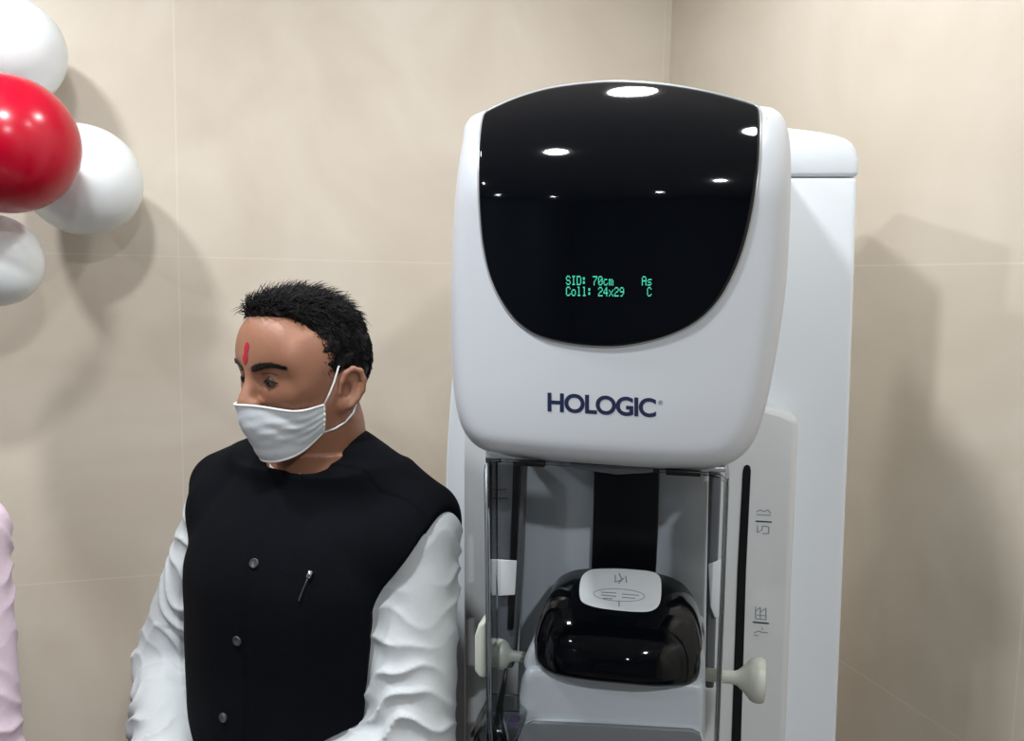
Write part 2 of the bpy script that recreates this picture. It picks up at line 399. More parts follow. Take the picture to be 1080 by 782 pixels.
# maker's name on the shell
def logo(text, px0, py0, px1, py1, capx, name, material, off=0.0, yf=Yh, lift=0.0004):
    cu_ = bpy.data.curves.new('t', 'FONT'); cu_.body = text; cu_.size = 1; cu_.offset = off; cu_.extrude = 0; cu_.resolution_u = 6; cu_.space_character = 0.9
    o = bpy.data.objects.new('t', cu_); col.objects.link(o)
    dg = bpy.context.evaluated_depsgraph_get(); me = bpy.data.meshes.new_from_object(o.evaluated_get(dg))
    bpy.data.objects.remove(o); bpy.data.curves.remove(cu_)
    co = np.array([v.co[:] for v in me.vertices]); lo = co.min(0); hi = co.max(0)
    for v in me.vertices:
        u = (v.co.x-lo[0])/(hi[0]-lo[0]); h = (v.co.y-lo[1])/(hi[1]-lo[1])
        px = px0+(px1-px0)*u; py = py0+(py1-py0)*u-h*capx
        x, z = LY(px, py, yf); v.co = (x, yf(x, z)-lift, z)
    me.update()
    return link(name, me, material, mach, smooth=False)
logo('HOLOGIC', 577.5, 434.3, 692, 440.6, 20.3, 'brand_lettering', M['ink'], 0.028)
logo('®', 694.5, 427, 699, 427.2, 4.6, 'registered_mark', M['ink'])

# under the head: plate with pads, transparent shield ------------------------
slab('head_underplate', [(512, 484), (560, 486), (640, 492), (700, 496), (766, 499), (766, 493), (640, 487), (560, 480), (512, 476)], 0.035, 0.09, M['bezel'], 0.002)
slab('black_pad', [(541, 486), (574, 488), (574, 493.5), (541, 491.5)], 0.026, 0.012, M['black'], 0.001)
slab('black_pad', [(702, 496), (739, 498), (739, 503.5), (702, 501.5)], 0.026, 0.012, M['black'], 0.001)
slab('collimator_window', [(600, 489), (690, 494), (688, 499), (650, 501), (606, 495)], 0.030, 0.05, M['rail'], 0.001)
SY = 0.03
tl = LY(509, 487, SY); tr = LY(770, 500, SY); bl = LY(512, 782, SY); brr = LY(759, 782, SY)
zt1 = tl[1]; zt2 = tr[1]; zb1 = bl[1]-.10
def ushape(x0, x1, z, yfr, dep, r=0.016, inset=0.0):
    pts = []
    x0 += inset; x1 -= inset; yfr += inset
    pts.append((x0, yfr+dep, z))
    for k in range(7):
        a_ = math.pi+k/6*math.pi/2; pts.append((x0+r+r*math.cos(a_), yfr+r+r*math.sin(a_), z))
    for k in range(7):
        a_ = 1.5*math.pi+k/6*math.pi/2; pts.append((x1-r+r*math.cos(a_), yfr+r+r*math.sin(a_), z))
    pts.append((x1, yfr+dep, z))
    return pts
def shield(x0a, x1a, za, x0b, x1b, zb, yfr, dep):
    oa = ushape(x0a, x1a, za, yfr, dep); ia = ushape(x0a, x1a, za, yfr, dep, 0.013, 0.003)
    ob = ushape(x0b, x1b, zb, yfr, dep); ib = ushape(x0b, x1b, zb, yfr, dep, 0.013, 0.003)
    n = len(oa); V = oa+ia+ob+ib; F = []
    for k in range(n-1):
        F += [(k, k+1, 2*n+k+1, 2*n+k), (n+k+1, n+k, 3*n+k, 3*n+k+1), (k+1, k, n+k, n+k+1), (2*n+k, 2*n+k+1, 3*n+k+1, 3*n+k)]
    F += [(0, 2*n, 3*n, n), (n-1, 2*n-1, 4*n-1, 3*n-1)]
    return V, F
V, F = shield(tl[0], tr[0], (zt1+zt2)/2, bl[0], brr[0], zb1, SY, 0.08)
link('face_shield', fix(pyd(V, F)), M['clear'], mach, angle=40)
zT = (zt1+zt2)/2
for sx0, sx1, sgn in ((tl[0], bl[0], 1), (tr[0], brr[0], -1)):
    f_ = (zT-zb1)
    sl = (sx1-sx0)/(tl[1]-bl[1])
    top_r = [(sx0+sgn*(0.022), SY+0.002, zT), (sx0+sgn*0.010, SY+0.003, zT-0.002), (sx0+sgn*0.004, SY+0.004, zT-0.008), (sx0+sgn*.003, SY+.005, zT-0.016)]
    pts = top_r+[(sx0+sgn*.003+sl*(d_), SY+0.005, zT-d_) for d_ in (0.1, 0.2, 0.3, f_)]
    V, F = tube(pts, 0.0026, 8); link('shield_rim', fix(pyd(V, F)), M['clearrim'], mach)
    pts = [(sx0+sgn*.001+sl*(d_), SY+0.02, zT-d_) for d_ in (0.008, 0.2, 0.3, f_)]
    V, F = tube(pts, 0.0022, 8); link('shield_rim', fix(pyd(V, F)), M['bezel'], mach)
V, F = tube([(tl[0]+.02, SY+.002, zT), (tr[0]-.02, SY+.002, zT)], 0.0022, 8); link('shield_top_bar', fix(pyd(V, F)), M['clearrim'], mach)

# compression device -----------------------------------------------------------
zb_, zt_ = LY(650, 722, 0.03)[1], LY(650, 604, 0.15)[1]
def Yc(x, z):
    t = max(0, min(1.25, (z-zb_)/(zt_-zb_)))
    return 0.03+0.10*t**2.6+0.03*(abs(x-0.005)/0.09)**2.5
dome_px = [(563, 684), (566, 664), (572, 645), (581, 626), (592, 616), (607, 610), (640, 608), (680, 611), (703, 617), (719, 627), (730, 645), (737, 665), (741, 688), (740, 704), (736, 715), (727, 721.5), (705, 723.5), (660, 721), (615, 716.5), (585, 711), (570, 702)]
pillow('gloss_black_cover', dome_px, Yc, 0.172, 0.016, M['glass'], mach, n=200, rings=20)
lab_px = [(611, 622), (614, 608), (624, 601), (650, 600), (680, 602), (692, 605), (697, 612), (697, 632), (693, 641), (683, 645.5), (650, 644), (625, 640), (613, 634)]
lb = pillow('white_label_plate', lab_px, lambda x, z: Yc(x, z), None, 0.003, M['label'], mach, n=120, lift=0.006, rings=10)
def onY(yf, pts, w_, name, material, closed=False):
    P3 = []
    for x, y in pts:
        a_, b_ = LY(x, y, yf); P3.append((a_, yf(a_, b_), b_))
    return tube(P3, w_/900*1.0/2, 5, closed)
YL = lambda x, z: Yc(x, z)-0.0062
ov = [(653+27*math.cos(t_), 628+1.5*math.cos(t_)+6.5*math.sin(t_)) for t_ in np.linspace(0, 2*math.pi, 40, endpoint=False)]
tubes = [onY(YL, ov, 0.8, '', None, True)]
for x0, y0, x1, y1 in ((634, 625, 650, 626), (634, 628, 650, 629.5), (656, 627, 674, 628.5), (656, 630.5, 670, 631.5), (636, 631.5, 646, 632)):
    tubes.append(onY(YL, [(x0, y0), (x1, y1)], 1.5, '', None))
for x0, y0, x1, y1 in ((649, 607, 649, 615), (653, 605, 656, 612), (656, 612, 650, 614), (660, 608, 661, 615), (652, 616, 658, 610), (653, 634, 653, 640)):
    tubes.append(onY(YL, [(x0, y0), (x1, y1)], 1.3, '', None))
V, F = joined(tubes); link('label_print', fix(pyd(V, F)), M['greyink'], mach, smooth=False)
# white carriage under the black cover
zq0, zq1 = LY(650, 728, 0.03)[1], LY(650, 690, 0.05)[1]
rim_px = [(553, 698), (560, 680), (575, 672), (730, 680), (742, 688), (744, 712), (741, 727), (725, 729), (690, 729.5), (640, 726), (600, 721), (570, 715), (556, 708)]
pillow('white_cover_rim', rim_px, lambda x, z: 0.078, 0.20, 0.012, M['shell'], mach, n=140, rings=4)
slab('carriage_body', [(556, 706), (744, 722), (743, 830), (546, 830), (546, 735), (549, 718)], 0.066, 0.14, M['shell'], 0.010, 4)
slab('paddle_mount', [(548, 775), (551, 767), (560, 762.5), (640, 766), (730, 771), (738, 775), (741, 784), (741, 830), (547, 830)], 0.055, 0.02, M['tray'], 0.002)
slab('mount_highlight_trim', [(546, 775), (549, 765), (559, 760.5), (640, 764), (731, 769), (740, 774), (743, 784), (743, 830), (545, 830)], 0.059, 0.02, M['shell'], 0.003)
def lathe_x(prof, c, n=28, sy=1, sz=1):
    V, F = [], []
    for x, r_ in prof:
        for k in range(n):
            a_ = 2*math.pi*k/n; V.append((c[0]+x, c[1]+r_*sy*math.cos(a_), c[2]+r_*sz*math.sin(a_)))
    for a_ in range(len(prof)-1):
        for k in range(n): F.append((a_*n+k, a_*n+(k+1) % n, (a_+1)*n+(k+1) % n, (a_+1)*n+k))
    F.append(tuple(range(n))[::-1]); F.append(tuple((len(prof)-1)*n+k for k in range(n)))
    return V, F
kx, kz = LY(783, 716, 0.10); s_ = LY(742, 712, 0.10)[0]
prof = [(s_-kx, .0085), (-.010, .0085), (-.006, .010), (0, .015), (.006, .022), (.010, .0265), (.016, .029), (.022, .029), (.026, .027), (.0275, .022), (.0275, .0)]
V, F = lathe_x(prof[:-1], (kx, 0.10, kz), 28, 0.72, 1.0); link('compression_knob', fix(pyd(V, F)), M['knob'], mach, angle=45)
kx2, kz2 = LY(538, 692, 0.12); s2 = LY(560, 694, 0.12)[0]
V, F = lathe_x([(s2-kx2, .0075), (.004, .0075), (0, .010), (-.003, .016), (-.007, .020), (-.020, .022), (-.025, .019)], (kx2, 0.12, kz2), 28, 0.8, 1.0)
link('compression_knob', fix(pyd(V, F)), M['knob'], mach, angle=45)
slab('shield_bracket', [(500, 672), (504, 660), (512, 656), (513, 716), (505, 716), (500, 708)], 0.05, 0.04, M['knob'], 0.004)
# cable and purple latch at the lower left
pts = []
for x, y in ((534, 706), (531, 725), (527, 745), (526, 770), (526, 800)):
    a_, b_ = LY(x, y, 0.06); pts.append((a_, 0.06, b_))
V, F = tube(pts, [.002, .0035, .0048, .0052, .0052], 10); link('black_hose', fix(pyd(V, F)), M['black'], mach)
slab('purple_latch', [(536, 763), (546, 763), (546, 770), (536, 770)], 0.06, 0.02, M['purple'], 0.001)
slab('clear_paddle_edge', [(493, 790), (494, 776), (499, 770), (520, 770), (545, 773), (545, 790)], 0.0, 0.10, M['clearrim'], 0.008)

# ------------------------------------------------------------------ SDF kit
class Field:
    def __init__(s, lo, hi, h):
        s.lo = np.array(lo, float); s.h = h
        s.n = np.ceil((np.array(hi)-s.lo)/h).astype(int)+1
        s.a = np.full(tuple(s.n), 0.08, np.float32)
    def _reg(s, lo, hi, pad):
        i0 = np.maximum(0, np.floor((np.array(lo)-pad-s.lo)/s.h).astype(int)); i1 = np.minimum(s.n, np.ceil((np.array(hi)+pad-s.lo)/s.h).astype(int)+1)
        if (i1 <= i0).any(): return None, None
        sl = tuple(slice(a, b) for a, b in zip(i0, i1))
        X = (s.lo[0]+np.arange(i0[0], i1[0])*s.h).astype(np.float32)[:, None, None]
        Y = (s.lo[1]+np.arange(i0[1], i1[1])*s.h).astype(np.float32)[None, :, None]
        Z = (s.lo[2]+np.arange(i0[2], i1[2])*s.h).astype(np.float32)[None, None, :]
        return sl, (X, Y, Z)
    def add(s, prim, k=0.0):
        f, lo, hi = prim; sl, g = s._reg(lo, hi, k+3*s.h)
        if sl is None: return
        d = f(*g); a = s.a[sl]
        if k > 0:
            h = np.maximum(k-np.abs(a-d), 0)/k; s.a[sl] = np.minimum(a, d)-h*h*k*0.25
        else: s.a[sl] = np.minimum(a, d)
    def sub(s, prim, k=0.0):
        f, lo, hi = prim; sl, g = s._reg(lo, hi, k+3*s.h)
        if sl is None: return
        d = -f(*g); a = s.a[sl]
        if k > 0:
            h = np.maximum(k-np.abs(a-d), 0)/k; s.a[sl] = np.maximum(a, d)+h*h*k*0.25
        else: s.a[sl] = np.maximum(a, d)
    def arrays(s, sm=0):
        for _ in range(sm):
            for ax in range(3):
                s.a = (np.roll(s.a, 1, ax)+2*s.a+np.roll(s.a, -1, ax))/4
        g = vdb.FloatGrid(background=0.08); g.copyFromArray(np.ascontiguousarray(s.a, dtype=np.float32))
        p, t, q = g.convertToPolygons(isovalue=0.0)
        return p*s.h+s.lo, q
def npmesh(co, q, flip=None):
    me = bpy.data.meshes.new('m'); co = np.asarray(co, np.float32); q = np.asarray(q)
    v = co[q]; vol = np.einsum('ij,ij->i', v[:, 0], np.cross(v[:, 1]-v[:, 0], v[:, 2]-v[:, 0])).sum()
    if vol < 0: q = q[:, ::-1]
    n, mq = len(co), len(q)
    me.vertices.add(n); me.vertices.foreach_set('co', co.ravel())
    me.loops.add(mq*4); me.loops.foreach_set('vertex_index', q.ravel().astype(np.int32))
    me.polygons.add(mq); me.polygons.foreach_set('loop_start', np.arange(0, mq*4, 4, dtype=np.int32)); me.polygons.foreach_set('loop_total', np.full(mq, 4, np.int32))
    me.update(calc_edges=True); me.validate()
    return me
I3 = np.eye(3)
class Fr:
    """a frame: rotation + origin for primitives"""
    def __init__(s, R_=I3, o=(0, 0, 0), sc_=1.0): s.R = np.array(R_); s.o = np.array(o, float); s.s = sc_
    def p(s, v): return s.R @ (np.array(v, float)*s.s)+s.o
BODY = Fr()
def ell(fr, c, r, rot=None):
    Rm = fr.R if rot is None else fr.R @ rot
    c = fr.p(c); r = np.array(r, float)*fr.s; Q = Rm.T
    ext = np.sqrt(((Rm*r)**2).sum(1))
    def f(X, Y, Z):
        x, y, z = X-c[0], Y-c[1], Z-c[2]
        a = [(Q[i, 0]*x+Q[i, 1]*y+Q[i, 2]*z) for i in range(3)]
        k0 = np.sqrt(sum((a[i]/r[i])**2 for i in range(3))); k1 = np.sqrt(sum((a[i]/r[i]**2)**2 for i in range(3)))+1e-9
        return k0*(k0-1)/k1
    return f, c-ext, c+ext
def cone(fr, a, b, ra, rb):
    a = fr.p(a); b = fr.p(b); ra *= fr.s; rb *= fr.s; ba = b-a; bb = ba@ba
    def f(X, Y, Z):
        x, y, z = X-a[0], Y-a[1], Z-a[2]
        h = np.clip((x*ba[0]+y*ba[1]+z*ba[2])/bb, 0, 1)
        return np.sqrt((x-h*ba[0])**2+(y-h*ba[1])**2+(z-h*ba[2])**2)-(ra+(rb-ra)*h)
    rm = max(ra, rb)
    return f, np.minimum(a, b)-rm, np.maximum(a, b)+rm
def rbox(fr, c, hf, r=0.0, rot=None):
    Rm = fr.R if rot is None else fr.R @ rot
    c = fr.p(c); hf = np.array(hf, float)*fr.s; r *= fr.s; Q = Rm.T; ext = np.abs(Rm) @ hf
    def f(X, Y, Z):
        x, y, z = X-c[0], Y-c[1], Z-c[2]
        q = [np.abs(Q[i, 0]*x+Q[i, 1]*y+Q[i, 2]*z)-hf[i]+r for i in range(3)]
        return np.sqrt(sum(np.maximum(v, 0)**2 for v in q))+np.minimum(np.maximum(np.maximum(q[0], q[1]), q[2]), 0)-r
    return f, c-ext, c+ext
def loft(rows, grow=0.0, p=2.3):
    """rows of (z, cx, cy, a, b): a stack of super-ellipses"""
    rw = np.array(rows, float); rw = rw[np.argsort(rw[:, 0])]
    zs = np.linspace(rw[0, 0], rw[-1, 0], 200); 
    from_ = lambda c: np.interp(zs, rw[:, 0], rw[:, c])
    ker = np.hanning(15); ker /= ker.sum()
    sm = lambda v: np.convolve(np.pad(v, 7, 'edge'), ker, 'valid')
    cx, cy, A, B = [sm(from_(c)) for c in (1, 2, 3, 4)]
    z0_, z1_ = zs[0], zs[-1]
    def f(X, Y, Z):
        z = np.clip(Z, z0_, z1_)
        x0_, y0_, a, b = [np.interp(z, zs, v).astype(np.float32) for v in (cx, cy, A, B)]
        a = a+grow; b = b+grow
        k = ((np.abs(X-x0_)/a)**p+(np.abs(Y-y0_)/b)**p)**(1/p)
        d = (k-1)*np.minimum(a, b)*0.95
        dz = np.maximum(Z-z1_-grow, z0_-grow-Z)
        return np.maximum(d, dz)+0*d
    m_ = max(rw[:, 3].max(), rw[:, 4].max())+grow+.06
    return f, np.array([-m_, -m_, z0_-grow]), np.array([m_, m_, z1_+grow])
def rx(a): c, s = math.cos(a), math.sin(a); return np.array([[1, 0, 0], [0, c, -s], [0, s, c]])
def ry(a): c, s = math.cos(a), math.sin(a); return np.array([[c, 0, s], [0, 1, 0], [-s, 0, c]])
def rz(a): c, s = math.cos(a), math.sin(a); return np.array([[c, -s, 0], [s, c, 0], [0, 0, 1]])

# ------------------------------------------------------------------ the man
PYAW = R(-27); PORG = Vector((-0.282, 1.185, 0))
man = empty('person', PORG, PYAW)
tag(man, 'man in black sleeveless vest and white face mask with red forehead mark', 'person')
Pm = Matrix.Translation(PORG) @ Matrix.Rotation(PYAW, 4, 'Z'); Pinv = Pm.inverted()
HEAD = Fr(rz(R(-11)) @ rx(R(6)), (0.010, -0.025, 1.598), 0.87)
TORSO = [(0.80, 0, 0.01, .155, .115), (0.90, 0, 0.01, .165, .120), (1.02, 0, 0.005, .160, .122), (1.12, 0, 0.0, .160, .122), (1.22, 0, 0.0, .168, .120), (1.32, 0, 0.005, .170, .112), (1.39, 0, 0.01, .150, .090), (1.44, 0, 0.015, .095, .065), (1.47, 0, 0.015, .06, .055)]
ARM = {1: dict(s=(.178, .012, 1.385), e=(.200, -.045, 1.115), w=(.045, -.235, 1.035)), -1: dict(s=(-.172, .012, 1.385), e=(-.262, -.020, 1.110), w=(-.045, -.240, 1.01))}

def head_prims(F):
    H = HEAD
    F.add(ell(H, (0, .006, .026), (.0745, .094, .080)))
    F.add(ell(H, (0, -.022, -.030), (.062, .069, .078)), .03)
    for s in (1, -1):
        F.add(cone(H, (s*.050, .008, -.050), (s*.016, -.066, -.098), .020, .018), .03)
        F.add(ell(H, (s*.043, -.056, -.026), (.020, .022, .018)), .025)
        F.add(cone(H, (s*.012, -.083, .018), (s*.046, -.066, .022), .011, .008), .02)
        F.add(ell(H, (s*.060, -.035, .02), (.012, .03, .03)), .03)
    F.add(ell(H, (0, -.074, -.098), (.020, .018, .017)), .02)
    F.add(ell(H, (0, -.060, .050), (.052, .032, .040)), .03)
    F.add(cone(H, (0, -.088, .012), (0, -.112, -.034), .0075, .011), .012)
    for s in (1, -1):
        F.add(ell(H, (s*.011, -.103, -.038), (.0085, .010, .008)), .008)
        F.sub(ell(H, (s*.031, -.095, -.001), (.017, .014, .011)), .012)
        F.add(ell(H, (s*.031, -.0755, -.002), (.0155, .0130, .0125)), .006)
    F.add(cone(H, (-.018, -.090, -.060), (.018, -.090, -.060), .0065, .0065), .008)
    F.add(cone(H, (-.016, -.089, -.071), (.016, -.089, -.071), .0075, .0075), .008)
    for s in (1, -1):     # ears
        E_ = Fr(H.R @ rz(-s*R(24)) @ rx(R(-10)), H.p((s*.072, .018, -.030)), H.s)
        F.add(ell(E_, (s*.006, .004, 0), (.0055, .018, .030)), .008)
        hx = [(-.012, -.006), (-.013, .010), (-.008, .023), (.003, .031), (.015, .028), (.022, .014), (.021, -.002), (.014, -.016), (.006, -.027)]
        for (a, b), (c, d) in zip(hx[:-1], hx[1:]):
            F.add(cone(E_, (s*.011, a+.004, b), (s*.011, c+.004, d), .0048, .0048), .002)
        F.add(ell(E_, (s*.008, -.001, -.026), (.005, .009, .010)), .006)
        F.sub(ell(E_, (s*.014, .001, -.003), (.012, .0095, .014)), .003)
        F.sub(cone(E_, (s*.0135, .010, -.002), (s*.0135, .008, .018), .0036, .0036), .003)
        F.add(ell(E_, (s*.007, -.013, -.008), (.005, .005, .006)), .004)
    F.add(cone(H, (0, .018, -.045), (0, .030, -.115), .056, .058), .03)
    a_ = H.p((0, .026, -.10))
    F.add(cone(BODY, a_, (0, .022, 1.42), .051, .058), .03)

Fb = Field((-.40, -.40, -.02), (.40, .22, 1.76), 0.0030)
Fb.add(loft(TORSO))
head_prims(Fb)
Fb.add(cone(BODY, (0, .025, 1.430), (.14, .015, 1.400), .038, .042), .04); Fb.add(cone(BODY, (0, .025, 1.430), (-.14, .015, 1.405), .040, .045), .04)
def hand(F, s, w, grip):
    """palm, thumb and four bent fingers"""
    w = np.array(w, float); d = np.array((-s*.80, -.45, -.40)); d /= np.linalg.norm(d)
    up = np.array((0, -.55, .83)); side = np.cross(d, up); side /= np.linalg.norm(side); up = np.cross(side, d)
    Rm = np.stack([side, d, up], 1); H_ = Fr(Rm, w)
    F.add(rbox(H_, (0, .052, 0), (.014, .046, .038), .012), .012)
    for i, (o, L) in enumerate(((.030, .072), (.010, .080), (-.010, .075), (-.029, .060))):
        sg = s
        F.add(cone(H_, (0, .090, o), (sg*.012, .090+L*.42, o), .0088, .0082), .004)
        F.add(cone(H_, (sg*.012, .090+L*.42, o), (sg*.034, .090+L*.55, o), .0082, .0076), .003)
        F.add(cone(H_, (sg*.034, .090+L*.55, o), (sg*.050, .090+L*.42, o), .0076, .0070), .003)
    F.add(cone(H_, (0, .022, .030), (s*.008, .055, .056), .0125, .0105), .008)
    F.add(cone(H_, (s*.008, .055, .056), (s*.022, .085, .058), .0105, .0085), .003)
for s in (1, -1):
    A_ = ARM[s]
    Fb.add(cone(BODY, A_['s'], A_['e'], .048, .040), .03); Fb.add(cone(BODY, A_['e'], A_['w'], .040, .026), .01)
    hand(Fb, s, A_['w'], 0)
    hip = (s*.085, .01, .86); kn = (s*.095, -.01, .48); an = (s*.10, .02, .09)
    Fb.add(cone(BODY, hip, kn, .082, .055), .03); Fb.add(cone(BODY, kn, an, .056, .037), .02)
    Fb.add(cone(BODY, (s*.10, .03, .045), (s*.115, -.13, .032), .038, .028), .02)
co, q = Fb.arrays(0)
body_me = npmesh(co, q)
body = link('body', body_me, M['skin'], man)
del Fb
body['label'] = 'brown skinned face, ear and neck'
bvh = BVHTree.FromPolygons([Vector(v) for v in co.tolist()], [tuple(int(i) for i in f) for f in q])
def hl(v): return Vector(HEAD.p(v))
HRM = Matrix(HEAD.R.tolist())
def on_head(x, z, off=0.0, y=-.25):
    """from the front of the face back onto the skin, head coordinates"""
    o = hl((x, y, z)); h = bvh.ray_cast(o, HRM @ Vector((0, 1, 0)))
    return (h[0]+h[1]*off*(1 if h[1].dot(HRM @ Vector((0, 1, 0))) < 0 else -1)), h[1]
def cam_hit(tree, px, py):
    o = Pinv @ CAM; d = Pinv.to_3x3() @ ray(px, py)
    h = tree.ray_cast(o, d); n_ = h[1]
    if n_ is not None and n_.dot(d) > 0: n_ = -n_
    return h[0], n_

# hair: volume + strands -------------------------------------------------------
Fh = Field(HEAD.o-np.array((.15, .17, .12)), HEAD.o+np.array((.15, .17, .18)), 0.0022)
H = HEAD
Fh.add(ell(H, (0, .012, .028), (.0815, .098, .085)))
Fh.add(ell(H, (.0, -.020, .088), (.054, .052, .028)), .02)
Fh.add(ell(H, (-.012, -.052, .086), (.040, .026, .018)), .015)
Fh.add(ell(H, (0, .052, .00), (.070, .052, .062)), .03)
for s in (1, -1): Fh.add(ell(H, (s*.066, -.012, .004), (.0105, .022, .034)), .01)
Fh.sub(rbox(H, (0, -.165, -.085), (.2, .128, .165), .02), .012)             # the face
Fh.sub(ell(H, (.0, -.078, .040), (.072, .055, .045)), .012)
Fh.sub(rbox(H, (0, -.08, -.115), (.2, .12, .108), .01), .008)
Fh.sub(rbox(H, (0, 0, -.19), (.2, .2, .13), .01), .01)
for s in (1, -1): Fh.sub(ell(H, (s*.088, .022, -.030), (.022, .022, .038)), .006)
hco, hq = Fh.arrays(1)
hn = np.zeros_like(hco); fv = hco[hq]; fn = np.cross(fv[:, 2]-fv[:, 0], fv[:, 3]-fv[:, 1])
for k in range(4): np.add.at(hn, hq[:, k], fn)
hn /= np.linalg.norm(hn, axis=1)[:, None]+1e-12
if ((hco-HEAD.p((0, .01, .03)))*hn).sum() < 0: hn = -hn
from mathutils import noise as NZ
disp = np.array([NZ.noise(Vector(p)*55)*.0035+NZ.noise(Vector(p)*140)*.0022 for p in hco.tolist()])
hair = link('hair', npmesh(hco+hn*disp[:, None], hq), M['hair'], man)
hloc = (hco-HEAD.o) @ HEAD.R / HEAD.s; nloc = hn @ HEAD.R
cen = HEAD.p((0, .01, .03))
VV, FF = [], []
outer = np.where(((hco-cen)*hn).sum(1)/np.linalg.norm(hco-cen, axis=1) > 0.5)[0]
pick = rng.choice(outer, 7000)
for i in pick:
    p = hco[i]; n_ = hn[i]; l = hloc[i]
    top = max(0, min(1, (l[2]-.05)/.05)); front = max(0, min(1, (-l[1]+.0)/.06))
    comb = HEAD.R @ np.array((l[0]*4*(1-top)+.25*rng.normal()+.35*top, .55*(1-.9*front*top)+.3*rng.normal(), -.9*(1-top)+.35*top*front))
    comb -= n_*(comb@n_); comb /= np.linalg.norm(comb)+1e-9
    L = (.008+.008*rng.random())*(1+1.3*top); lift = (.10+.20*rng.random())*(1+1.2*top)
    side = np.cross(comb, n_); wv = .0006+.0004*rng.random()
    curl = rng.normal()*.35
    pts = []
    for t in (0, .35, .7, 1):
        pts.append(p-n_*.001+comb*L*t*(1-.25*t)+n_*L*lift*(t*1.3-t*t*.5)+side*L*curl*t*t)
    b0 = len(VV)
    for j, t in enumerate((0, .35, .7)):
        ww = wv*(1-.6*t)
        VV += [pts[j]-side*ww, pts[j]+side*ww, pts[j]+n_*ww*1.2]
    VV.append(pts[3])
    for j in range(2):
        for k in range(3): FF.append((b0+j*3+k, b0+j*3+(k+1) % 3, b0+j*3+3+(k+1) % 3, b0+j*3+3+k))
    for k in range(3): FF.append((b0+6+k, b0+6+(k+1) % 3, b0+9))
link('hair_strands', pyd(VV, FF), M['hair'], hair)

# eyes, brows, forehead mark ------------------------------------------------------
def uvs(c, r_, n=20, m_=12):
    V, F = [], []
    for i in range(m_+1):
        th = math.pi*i/m_
        for k in range(n):
            a = 2*math.pi*k/n; V.append((c[0]+r_*math.sin(th)*math.cos(a), c[1]+r_*math.sin(th)*math.sin(a), c[2]+r_*math.cos(th)))
    for i in range(m_):
        for k in range(n): F.append((i*n+k, i*n+(k+1) % n, (i+1)*n+(k+1) % n, (i+1)*n+k))
    return V, F
for s in (1, -1):
    c = hl((s*.031, -.0768, -.0052))
    V, F = uvs(c, .0118); e = link('eye', pyd(V, F), M['eye'], man)
    ci = hl((s*.031-.002, -.0838, -.0068)); V, F = uvs(ci, .0068); link('iris', pyd(V, F), M['iris'], e)
    pts = [on_head(s*.031+dx, -.0025-22*dx*dx-.02*abs(dx), .0010)[0] for dx in np.linspace(-.014, .014, 9)]
    V, F = tube(pts, [.0004, .0009, .0012, .0014, .0014, .0014, .0012, .0009, .0004], 6); link('eyelashes', pyd(V, F), M['brow'], man)
    pts = [on_head(s*.031+dx, .0075-14*dx*dx, .0000)[0] for dx in np.linspace(-.014, .015, 9)]
    V, F = tube(pts, .0005, 6); link('eyelid_crease', pyd(V, F), M['brow'], man)
    VV, FF = [], []
    for _ in range(520):
        t = rng.random(); x = s*(.010+.048*t); wid = .0066*(1-.55*t)*min(1, .5+t*4)
        z = .0130+.010*math.sin(t*2.3)-.004*t+rng.uniform(-wid, wid)*.75
        p, n_ = on_head(x, z, .0004)
        if n_ is None: continue
        n_ = n_ if n_.dot(p-Vector(cen)) > 0 else -n_
        d = HRM @ Vector((s*(.6+.4*t), 0, .55*(1-t)-.25*t+rng.normal()*.15)); d -= n_*d.dot(n_); d.normalize()
        sd = d.cross(n_); L = .007
        b0 = len(VV); VV += [p-sd*.0005, p+sd*.0005, p+n_*.0009, p+d*L+n_*.0012]; FF += [(0+b0, 1+b0, 3+b0), (1+b0, 2+b0, 3+b0), (2+b0, b0, 3+b0)]
    link('eyebrow', pyd(VV, FF), M['brow'], man)
g = []; nx, nz = 6, 14
for j in range(nz):
    for i in range(nx):
        t = j/(nz-1); wdt = .0054*(math.sin(math.pi*(t*.9+.05))**.5)*(1+.25*math.sin(9*t))
        p, n_ = on_head(-.002+.004*t+(i/(nx-1)-.5)*2*wdt, .022+.031*t, .0008); g.append(p)
F = [(j*nx+i, j*nx+i+1, (j+1)*nx+i+1, (j+1)*nx+i) for j in range(nz-1) for i in range(nx-1)]
link('red_forehead_mark', pyd(g, F), M['red'], man)

